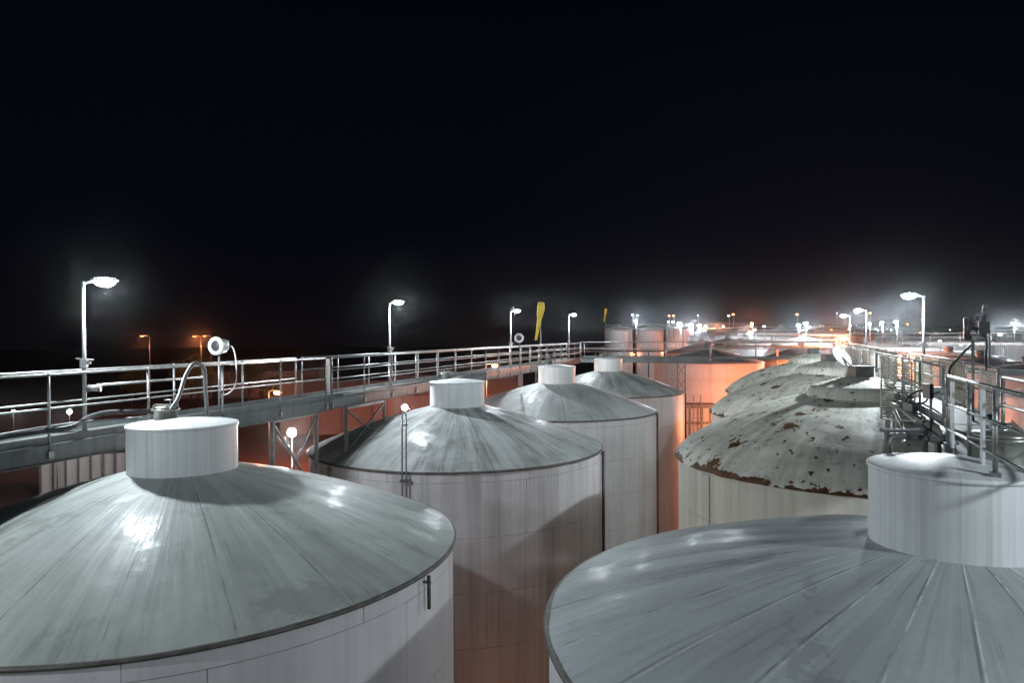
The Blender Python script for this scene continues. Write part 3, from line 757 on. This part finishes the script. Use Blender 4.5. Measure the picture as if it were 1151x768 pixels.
# tall street lamps on the far left, heads about level with the camera
for u, v, d, en, l_ in [(168, 378, 118, 500, 'leftmost tall orange street lamp, alone against the dark'), (226, 378.5, 128, 1400, 'tall orange street lamp left of the white drum siren'),
                        (237, 378, 138, 700, 'tall orange street lamp directly behind the white drum siren')]:
    p = at(u, v, d); add_sodium((p.x, p.y, 0), p.z, (-1, -.2), en, l_)
for u, v, d, en, l_ in [(302, 441, 74, 3600, 'low orange sodium lamp glowing behind the left walkway rail'), (546.5, 411, 88, 3500, 'low orange sodium lamp glowing behind the rail left of the windsock')]:
    p = at(u, v, d); add_sodium((p.x, p.y, 0), p.z+.1, (1, -.4), en, l_, True)
p = at(940, 379, 72); add_sodium((p.x, p.y, 0), p.z, (.2, -1), 15000, 'brightest orange sodium lamp, flaring at the far end of the right walkway', True)

# hidden-from-view yard lamps, plus a low added fill lamp, that light the shells and the bund from between the tanks (they stand in the aisles)
for x, y, z, en, l_ in [(22.3, 52.5, 7.5, 5200, 'orange lamp in the aisle in front of the orange-lit tank'),
                        (30.0, 22, 9, 600, 'orange lamp in the aisle right of the meshed walkway'), (36, 66, 10, 3000, 'orange lamp between the far right tanks'),
                        (1.6, 14.0, 2.2, 11, 'added orange fill lamp low in the aisle between the first two rows')]:
    add_sodium((x, y, 0), z, (-1, .3), en, l_, True, far=False)

# white floodlights low behind the walkway
def flood(u, v, d, en, label, size=.35, kind_='white floodlights at yard level'):
    p = at(u, v, d); e = empty('floodlight', (p.x, p.y, 0)); tag(e, label, 'floodlight', kind_)
    MB().tube((0, 0, 0), (0, 0, p.z-size*.5), .04, 8).build('post', m_black, e)
    f = -Vector((p.x, p.y, 0)).normalized(); az = atan2(f.y, f.x)
    hd = MB().box((0, 0, p.z), (size*.3, size*.8, size*.7), az).build('lamp_housing', m_darkgrey, e)
    MB().lathe([(max(.001, size*.5*sin(pi*i_/10)), -size*.5*cos(pi*i_/10)) for i_ in range(11)], 20, f*size*.5+Vector((0, 0, p.z))).build('lens', E_LED, hd)
    if en: link_light(e, f*(size+1.1)+Vector((0, 0, p.z)), en, (1, .93, .9), .12)
flood(328, 486, 30, 2600, 'brightest white floodlight, glaring between the trestle legs', .38)
flood(455, 458, 42, 2200, 'white floodlight glaring just above the twin vent pipe', .36)
flood(15, 463, 96, 500, 'white floodlight low in the yard at the left edge', .5)
flood(78, 463, 92, 600, 'white floodlight low in the yard beneath the first LED mast', .6)
flood(356, 500, 36, 0, 'tiny white floodlight beside the trestle', .12)

# ------------------------------------------------------------------ buildings in the yard
def shed(cx_, cy_, w, d, h, rz, label, wallmat, roofmat, bays=6, win=False):
    e = empty('shed', (cx_, cy_, 0), rz); tag(e, label, 'building')
    m = MB()
    for sx, sy, lx, ly in ((0, -d/2, w, .12), (0, d/2, w, .12), (-w/2, 0, .12, d-.24), (w/2, 0, .12, d-.24)):
        m.box((sx, sy, h/2), (lx, ly, h))
    k = -w/2+.3
    while k < w/2-.2:
        m.box((k, -d/2-.085, h/2+.1), (.07, .05, h-.3)); k += .42       # cladding ribs
    m.build('wall', wallmat, e)
    m = MB(); rh = d*.16
    m.add([(-w/2-.3, -d/2-.3, h+.003), (w/2+.3, -d/2-.3, h+.003), (w/2+.3, 0, h+rh), (-w/2-.3, 0, h+rh), (-w/2-.3, d/2+.3, h+.003), (w/2+.3, d/2+.3, h+.003),
           (-w/2-.3, -d/2-.3, h+.12), (w/2+.3, -d/2-.3, h+.12), (w/2+.3, 0, h+rh+.12), (-w/2-.3, 0, h+rh+.12), (-w/2-.3, d/2+.3, h+.12), (w/2+.3, d/2+.3, h+.12)],
          [(0, 1, 2, 3), (3, 2, 5, 4), (6, 7, 8, 9), (9, 8, 11, 10), (0, 1, 7, 6), (4, 5, 11, 10), (0, 3, 9, 6), (3, 4, 10, 9), (1, 2, 8, 7), (2, 5, 11, 8), (0, 3, 4), (1, 2, 5)])
    m.build('roof', roofmat, e)
    for i in range(bays+1):
        x = -w/2+w*i/bays; MB().bar((x, -d/2-.22, 0), (x, -d/2-.22, h), .16, .16).build('column', m_galvdark, e)
    for i in ((1, 3) if bays < 8 else ()):
        x = -w/2+w*(i+.5)/bays; f = MB().box((x, -d/2-.12, 1.2), (1.2, .06, 2.3)).build('door', m_darkgrey, e)
        MB().box((x+.45, -d/2-.17, 1.1), (.05, .05, .2)).build('handle', m_galv, f)
    return e
m_shedroof = plain('shed_roof', (.13, .11, .11), .6, .2, .4, .6)
m_redwall = plain('reddish_render', (.40, .28, .26), .8, 0, .3, .6)
p = at(70, 538, 62); shed(p.x+.6, p.y+4, 7.5, 7, 3.6, radians(24), 'white clad shed below the walkway at the left edge', m_corr, m_shedroof, 8)
flood(64, 505, 57, 320, 'unseen white floodlight added under the walkway to light the white clad shed', .2)  # extra lamp added out of sight to brighten the shed wall
p = at(420, 470, 95); shed(p.x+2, 108, 34, 12, 5.2, radians(8), 'long low reddish building behind the second tank', m_redwall, m_redwall, 8)
p = at(250, 420, 150); shed(p.x, 170, 30, 16, 6, radians(10), 'dark far building beneath the tall orange street lamps', m_redwall, m_shedroof, 6)
p = at(500, 420, 150); shed(p.x+3, 150, 26, 14, 6, radians(-5), 'far reddish building glimpsed between the second and third tank necks', m_redwall, m_shedroof, 6)
p = at(40, 420, 150); shed(p.x-6, 118, 22, 12, 4.5, radians(18), 'dark low building beyond the yard floodlights on the left', m_redwall, m_shedroof, 5)
# trees lit orange behind the drum siren
m_leaf = plain('foliage', (.07, .09, .03), .8, 0, .5, 2)
m_bark = plain('bark', (.12, .08, .05), .9, 0, .4, 4)
def tree(x, y, h, label):
    e = empty('tree', (x, y, 0)); tag(e, label, 'tree', 'trees in the yard behind the left walkway')
    m = MB().tube((0, 0, 0), (0, 0, h*.5), .22, 8, .12)
    tips = []
    for i in range(9):
        a = i*2.4; z0 = h*(.28+.03*i); tip = Vector((cos(a)*h*.22, sin(a)*h*.22, z0+h*.28)); tips.append(tip)
        m.tube((0, 0, z0), tip, .07, 6, .025)
    m.build('trunk', m_bark, e)
    c = MB(); rnd = random.Random(x)
    tips += [Vector((rnd.gauss(0, h*.13), rnd.gauss(0, h*.13), h*rnd.uniform(.5, .9))) for _ in range(10)]
    for t_ in tips:
        for _ in range(130):
            q = t_+Vector([rnd.gauss(0, h*.075) for _ in range(3)]); s_ = rnd.uniform(.1, .22)
            u_ = Vector([rnd.gauss(0, 1) for _ in range(3)]).normalized(); w_ = u_.orthogonal().normalized()
            c.add([q-u_*s_, q+w_*s_*.5, q+u_*s_, q-w_*s_*.5], [(0, 1, 2, 3)])
    c.build('crown', m_leaf, e)
tr = [(-62, 137, 10.5), (-59, 133, 9.2), (-52, 140, 9.5), (-72, 134, 8), (-45, 132, 7)]
for i, (x, y, h) in enumerate(tr):
    tree(x, y, h, ['tall tree lit orange behind the white drum siren', 'rounded tree in front of the tall orange-lit tree', 'tree right of the white drum siren behind the rail', 'small tree left of the orange-lit trees', 'lowest tree near the low orange sodium lamp'][i])

# ------------------------------------------------------------------ far tanks
def far_tank(cx_, cy_, R, eave, apex, label, group, smat=m_farshell, rmat=m_farroof, rail=False, n=72, vent=True, spin=0):
    e = empty('storage_tank', (cx_, cy_, 0)); tag(e, label, 'storage tank', group)
    ez, az = CAMZ+eave, CAMZ+apex
    MB().lathe([(R-.02, 0), (R-.02, ez-.03)], n).build('shell', smat, e)
    rf = MB().lathe([(R+.05, ez-.05), (R+.05, ez+.02), (R*.66, ez+(az-ez)*.40), (R*.33, ez+(az-ez)*.74), (.35, az)], n).build('roof', rmat, e); rf.rotation_euler[2] = spin
    if vent: MB().lathe([(.38, az-.1), (.38, az+.35), (.5, az+.36), (.5, az+.44), (.001, az+.55)], 20).build('roof_vent', m_galv, e)
    if rail:
        m = MB()
        for zz_ in (.55, 1.05): m.path([((R-.15)*cos(a*pi/18), (R-.15)*sin(a*pi/18), ez+zz_) for a in range(37)], .03, 5)
        m.build('top_rail', m_galv, e)
        for k in range(18):
            a = k*pi/9; MB().tube(((R-.15)*cos(a), (R-.15)*sin(a), ez-.05), ((R-.15)*cos(a), (R-.15)*sin(a), ez+1.05), .03, 5).build('rail_post', m_galv, e)
    return e
G1 = 'cone-roofed tanks beyond the bridge'
far_tank(18.1, 65.5, 4.9, -2.55, -1.35, 'orange-lit tank straight behind the cross bridge and its lattice tower', G1, rail=False)
far_tank(33.4, 82, 5.2, -3.1, -1.5, 'orange-lit tank behind the roofs of the flaking tanks', G1, spin=1)
far_tank(24.6, 92, 4.7, -2.4, -1.1, 'grey tank standing between the two orange-lit tanks beyond the bridge', G1, spin=2)
G2 = 'tall pink tanks on the horizon'
for i, (u, d, R) in enumerate([(695.5, 205, 4.0), (730, 205, 4.0), (764, 208, 4.0)]):
    p = at(u, 377, d)
    far_tank(p.x, p.y, R, 1.75, 2.6, ['leftmost of the three tall pink tanks on the horizon', 'middle one of the three tall pink tanks on the horizon', 'rightmost of the three tall pink tanks, partly behind the white lamps'][i], G2, rail=True, spin=i)
G3 = 'pale cone roofs along the horizon'
names = ['first pale cone roof from the left along the horizon', 'second pale cone roof from the left along the horizon', 'third pale cone roof along the horizon, left of the bright lamp cluster', 'fourth pale cone roof along the horizon, right of the bright lamp cluster', 'fifth pale cone roof along the horizon behind the sodium flare']
for i, (u, d) in enumerate([(806, 158), (840, 142), (877, 138), (924, 140), (965, 150)]):
    p = at(u, 377, d); far_tank(p.x, p.y, 6.2, -.55+.2*(i % 2), 1.25, names[i], G3, rail=(i % 2 == 1), spin=i)
G4 = 'mid-distance tanks right of the bridge'
for i, (u, d, R, ev, ap) in enumerate([(818, 108, 5, -2.1, -.6), (838, 112, 6, -2.0, -.5), (905, 108, 6, -1.9, -.4)]):
    p = at(u, 377, d); far_tank(p.x, p.y, R, ev, ap, ['left one of the greyish roofs between bridge rail and horizon', 'middle one of the greyish roofs between bridge rail and horizon', 'right one of the greyish roofs between bridge rail and horizon'][i], G4, rail=(i == 1), spin=i*2)
# third row right of the meshed walkway
G5 = 'tanks right of the meshed walkway'
T5 = [Vector((30.9, 37.0))+Vector((3.9, 10.74))*i for i in range(6)]
l5 = ['grey-roofed tank at the right edge beyond the platform rail', 'second tank behind the meshed walkway at the right', 'third tank behind the meshed walkway at the right', 'fourth tank behind the meshed walkway at the right', 'fifth tank behind the meshed walkway at the right', 'sixth tank behind the meshed walkway at the right']
for i, p in enumerate(T5): far_tank(p.x, p.y, 4.65, -3.4 if i == 0 else -2.9+.2*i, -2.2+.12*i, l5[i], G5, m_shell[1] if i == 0 else m_farshell, m_roof[2] if i == 0 else m_farroof, spin=i)
G6 = 'low roofs along the right horizon'
l6 = ['low far roof right of the end of the meshed walkway', 'low far roof behind the second low lamp', 'low far roof left of the dark siren', 'low far roof behind the dark siren', 'low far roof at the right frame edge']
for i, (u, d) in enumerate([(1012, 128), (1052, 122), (1090, 116), (1128, 120), (1162, 110)]):
    p = at(u, 377, d); far_tank(p.x, p.y, 6.0, -1.6, -.2, l6[i], G6, rail=(i % 2 == 0), spin=i)

# far walkways crossing between the far tanks
def far_walk(a, b, z, label, sp=3.0, deckh=.3, mesh=False):
    e = empty('elevated_walkway', (a[0], a[1], z)); tag(e, label, 'walkway')
    deck_run(e, a, b, 1.0, z, deckh, .02)
    railing(e, a, b, z, (z+1.1, z+.6), sp, .03)
    L = (Vector(b)-Vector(a)).length; n = int(L/14)
    for k in range(n+1):
        q = Vector(a).lerp(Vector(b), (k+.5)/(n+1)); MB().bar((q.x-a[0], q.y-a[1]+.5, -z), (q.x-a[0], q.y-a[1]+.5, -deckh), .2, .2).build('support_column', m_galvdark, e)
    return e
a = at(772, 377, 100); b = at(950, 377, 96); far_walk((a.x, a.y), (b.x, b.y), CAMZ-1.0, 'far walkway with rails crossing just below the horizon lamps')
a = at(690, 377, 199); b = at(850, 377, 190); far_walk((a.x, a.y), (b.x, b.y), CAMZ+1.75, 'high far walkway crossing over the tall pink tanks', 3.5)
a = at(830, 377, 128); b = at(990, 377, 122); far_walk((a.x, a.y), (b.x, b.y), CAMZ+.1, 'high far walkway in front of the pale cone roofs')
a = at(985, 377, 92); b = at(1190, 377, 78); far_walk((a.x, a.y), (b.x, b.y), CAMZ-1.15, 'far walkway crossing behind the dark siren at the right')
a = at(640, 377, 118); b = at(760, 377, 116); far_walk((a.x, a.y), (b.x, b.y), CAMZ-2.6, 'low far walkway below the tall pink tanks')
a = at(800, 377, 76); b = at(955, 377, 72); far_walk((a.x, a.y), (b.x, b.y), CAMZ-1.25, 'thin walkway behind the cross bridge above the orange-lit tanks', 2.6, .16)
a = at(905, 377, 150); b = at(1160, 377, 140); far_walk((a.x, a.y), (b.x, b.y), CAMZ+.2, 'long far walkway with rails along the right horizon', 3.4)
# orange-lit access stair between the fourth tank and the flaking domes
pa = at(775, 457, 55); pb = at(803, 457, 55); e = empty('access_stair', (pa.x, pa.y, 0)); tag(e, 'orange-lit steel landing and ladder in the gap beside the fourth tank', 'stairs')
H_ = pa.z; w_ = pb.x-pa.x
for x in (0, w_*.5, w_): MB().bar((x, 0, 0), (x, 0, H_), .14, .14).bar((x, 1.2, 0), (x, 1.2, H_), .14, .14).build('stair_post', m_galv, e)
MB().bar((-.2, 0, H_), (w_+.2, 0, H_), .2, .3).bar((-.2, 1.2, H_), (w_+.2, 1.2, H_), .2, .3).build('landing_beam', m_galv, e)
MB().box((w_/2, .6, H_+.12), (w_+.3, 1.1, .05)).build('landing', m_deck, e)
MB().bar((-.2, 0, H_-1.3), (w_+.2, 0, H_-1.3), .12, .18).build('tie_beam', m_galv, e)
m = MB()
for x in (w_*.15, w_*.42): m.bar((x, -.12, H_-6), (x, -.12, H_+.9), .06, .06)
for k in range(22): m.bar((w_*.15, -.12, H_-6+.3*k), (w_*.42, -.12, H_-6+.3*k), .04, .04)
m.build('ladder', m_galv, e)
# mesh fence at the right edge
pa = at(1112, 377, 30); pb = at(1200, 377, 26.5); e = empty('mesh_fence', (pa.x, pa.y, CAMZ-1.45)); tag(e, 'tall wire mesh fence panel on a steel frame at the right edge', 'fence')
L = (pb-pa).length; dd = (pb-pa); dd.z = 0; dd.normalize()
z0, z1 = 0, 1.55
for k in range(3): 
    q = dd*(L*k/2); MB().bar(q+Vector((0, 0, -1)), q+Vector((0, 0, z1)), .07, .07).build('fence_post', m_galvdark, e)
m = MB(); x = .06
while x < L: m.tube(dd*x+Vector((0, 0, .02)), dd*x+Vector((0, 0, z1)), .006, 4, caps=False); x += .10
z = .05
while z < z1: m.tube(dd*0+Vector((0, 0, z)), dd*L+Vector((0, 0, z)), .006, 4, caps=False); z += .10
m.bar((0, 0, z1), dd*L+Vector((0, 0, z1)), .04, .04); m.build('wire_mesh', m_galvdark, e)
MB().bar(dd*-1+Vector((0, 0, -.15)), dd*(L+1)+Vector((0, 0, -.15)), .25, .2).build('base_beam', m_beam, e)
for k in (0, 2):
    q = dd*(L*k/2); MB().bar(q+Vector((0, 0, -(CAMZ-1.45))), q+Vector((0, 0, -.25)), .15, .15).build('support_column', m_galvdark, e)

# ------------------------------------------------------------------ far lamps
GF = 'small far lamps over the tank farm'
def far_lamp(u, v, d, col, s, label, en=0, drop=None, posth=None):
    p = at(u, v, d); zb = CAMZ-1.2 if drop is None else drop
    zb = min(zb, p.z-1.2)
    e = empty('far_lamp', (p.x, p.y, zb)); tag(e, label, 'lamp', GF)
    H = p.z-zb; k = d*.00032
    MB().tube((0, 0, 0), (0, 0, H), k, 6).build('post', m_galvdark, e)
    h = MB().box((-s*.3, 0, H+s*.36), (s*1.0, s*.7, s*.12)).build('lamp_head', m_galvdark, e)
    l_ = MB().lathe([(max(.001, s*.62*sin(pi*i_/8)), -s*.34*cos(pi*i_/8)) for i_ in range(9)], 14, (-s*.3, 0, H)).build('lens', (E_SODF if col == 'o' else E_LEDF) if en == 0 else (E_SODF if col == 'o' else E_LED), h)
    if en: link_light(e, (-s*.25, -s*.4, H-s*.8), en, SOD if col == 'o' else WHITE, .15)
FL = [(711, 354, 190, 'w', .35, 0), (717, 354.5, 195, 'w', .28, 0), (715, 360.5, 180, 'w', .24, 6500), (752.5, 355, 180, 'o', .36, 0), (757.5, 355, 182, 'o', .36, 0),
      (752, 361.8, 150, 'w', .36, 0), (757, 362, 150, 'w', .4, 0), (765, 364, 128, 'w', .55, 3500), (777.7, 365, 120, 'w', .5, 3500), (787, 366, 125, 'w', .5, 3500), (794, 367, 130, 'w', .42, 0),
      (785, 354.5, 170, 'w', .26, 0), (819.6, 355, 150, 'w', .34, 0), (824.7, 353.5, 150, 'o', .38, 0), (813.7, 367, 140, 'w', .3, 0), (845.7, 363.5, 150, 'o', .42, 4000), (849, 371, 122, 'w', .4, 0),
      (844.6, 374.5, 118, 'w', .7, 2500), (859.5, 367, 120, 'w', .34, 0), (896.5, 353.5, 130, 'o', .38, 0), (898.5, 365.5, 112, 'w', .5, 2600), (906.5, 363.5, 104, 'w', .5, 3000), (941, 352, 160, 'w', .16, 0),
      (956.5, 366, 110, 'w', .22, 0), (978.5, 352, 62, 'o', .16, 0), (978.3, 364, 74, 'w', .26, 900), (992, 363, 82, 'w', .34, 1800), (1008, 362, 84, 'w', .42, 2200), (1020.5, 364.5, 120, 'o', .24, 0),
      (1057, 383.5, 70, 'w', .22, 0), (1081, 387.6, 64, 'w', .2, 0), (1110.5, 365, 80, 'w', .36, 2200), (1140.5, 364, 74, 'w', .36, 2200), (1125, 376.5, 70, 'w', .3, 0), (1101, 415, 40, 'w', .12, 0),
      (748, 396, 203, 'o', .2, 500), (713, 398, 203, 'o', .2, 500), (806, 368, 191, 'o', .3, 8000), (870, 372, 140, 'w', .2, 0), (935, 371, 120, 'o', .22, 0), (1002, 371, 110, 'w', .18, 0), (1035, 374, 110, 'o', .2, 0), (1068, 371, 120, 'w', .16, 0)]
seen = {}
for (u, v, d, c, s, en) in FL:
    colw = 'orange' if c == 'o' else 'white'
    zone = 'above the three tall pink tanks' if u < 762 else 'in the cluster over the pale roofs left of centre horizon' if u < 800 else 'above the pale cone roofs' if u < 870 else 'near the bright pair above the flaking tanks' if u < 945 else 'past the end of the meshed walkway' if u < 1030 else 'over the roofs at the right edge'
    size = 'bright' if en else 'tiny'
    far_lamp(u, v, d, c, s, '%s far %s lamp %s' % (size, colw, zone), en*(1.5 if c == 'w' else 1))
far_lamp(954.8, 354.5, 43.5, 'w', .17, 'brightest far white lamp in the pair over the meshed walkway', 300, CAMZ-1.4) if False else None

# ------------------------------------------------------------------ sky and moonless light
w = bpy.data.worlds.new('World'); sc.world = w; w.use_nodes = True; nt = w.node_tree; bg = nt.nodes['Background']
tc = nt.nodes.new('ShaderNodeTexCoord'); sx = nt.nodes.new('ShaderNodeSeparateXYZ'); nt.links.new(tc.outputs['Generated'], sx.inputs[0])
rp = nt.nodes.new('ShaderNodeValToRGB'); nt.links.new(sx.outputs[2], rp.inputs[0]); r = rp.color_ramp
r.elements[0].position = 0; r.elements[0].color = (.0024, .0020, .0032, 1); r.elements[1].position = .5; r.elements[1].color = (.0009, .0011, .0032, 1)
e_ = r.elements.new(.12); e_.color = (.0014, .0017, .0042, 1)
e_ = r.elements.new(.3); e_.color = (.0013, .0017, .0046, 1)
dn = nt.nodes.new('ShaderNodeVectorMath'); dn.operation = 'DOT_PRODUCT'; nt.links.new(tc.outputs['Generated'], dn.inputs[0]); dn.inputs[1].default_value = (.36, .93, -.06)
r2 = nt.nodes.new('ShaderNodeValToRGB'); nt.links.new(dn.outputs['Value'], r2.inputs[0]); r2.color_ramp.interpolation = 'EASE'
r2.color_ramp.elements[0].position = .86; r2.color_ramp.elements[0].color = (0, 0, 0, 1); r2.color_ramp.elements[1].position = 1; r2.color_ramp.elements[1].color = (.0015, .0012, .0017, 1)
ad = nt.nodes.new('ShaderNodeMix'); ad.data_type = 'RGBA'; ad.blend_type = 'ADD'; ad.inputs[0].default_value = 1
nt.links.new(rp.outputs[0], ad.inputs[6]); nt.links.new(r2.outputs[0], ad.inputs[7]); nt.links.new(ad.outputs[2], bg.inputs[0]); bg.inputs[1].default_value = .8

sc.cycles.max_bounces = 5; sc.cycles.diffuse_bounces = 3; sc.cycles.glossy_bounces = 3; sc.cycles.volume_bounces = 0
sc.cycles.sample_clamp_indirect = 3.0
sc.cycles.use_denoising = True

HAZE, HG = 0.00017, .978  # thin haze added to give lamps halos in place of lens glare
if HAZE:
    k = bpy.data.materials.new('lamp_glow_haze'); k.use_nodes = True; t_ = k.node_tree; t_.nodes.remove(t_.nodes['Principled BSDF'])
    pv = t_.nodes.new('ShaderNodeVolumePrincipled'); pv.inputs['Density'].default_value = HAZE; pv.inputs['Color'].default_value = (.9, .92, .95, 1)
    pv.inputs['Anisotropy'].default_value = HG
    t_.links.new(pv.outputs[0], t_.nodes['Material Output'].inputs['Volume'])
    hz = MB().box((50, 375, (CAMZ+6-1)/2), (1320, 1070, CAMZ+6+1)).build('glow_haze', k); hz['kind'] = 'stuff'
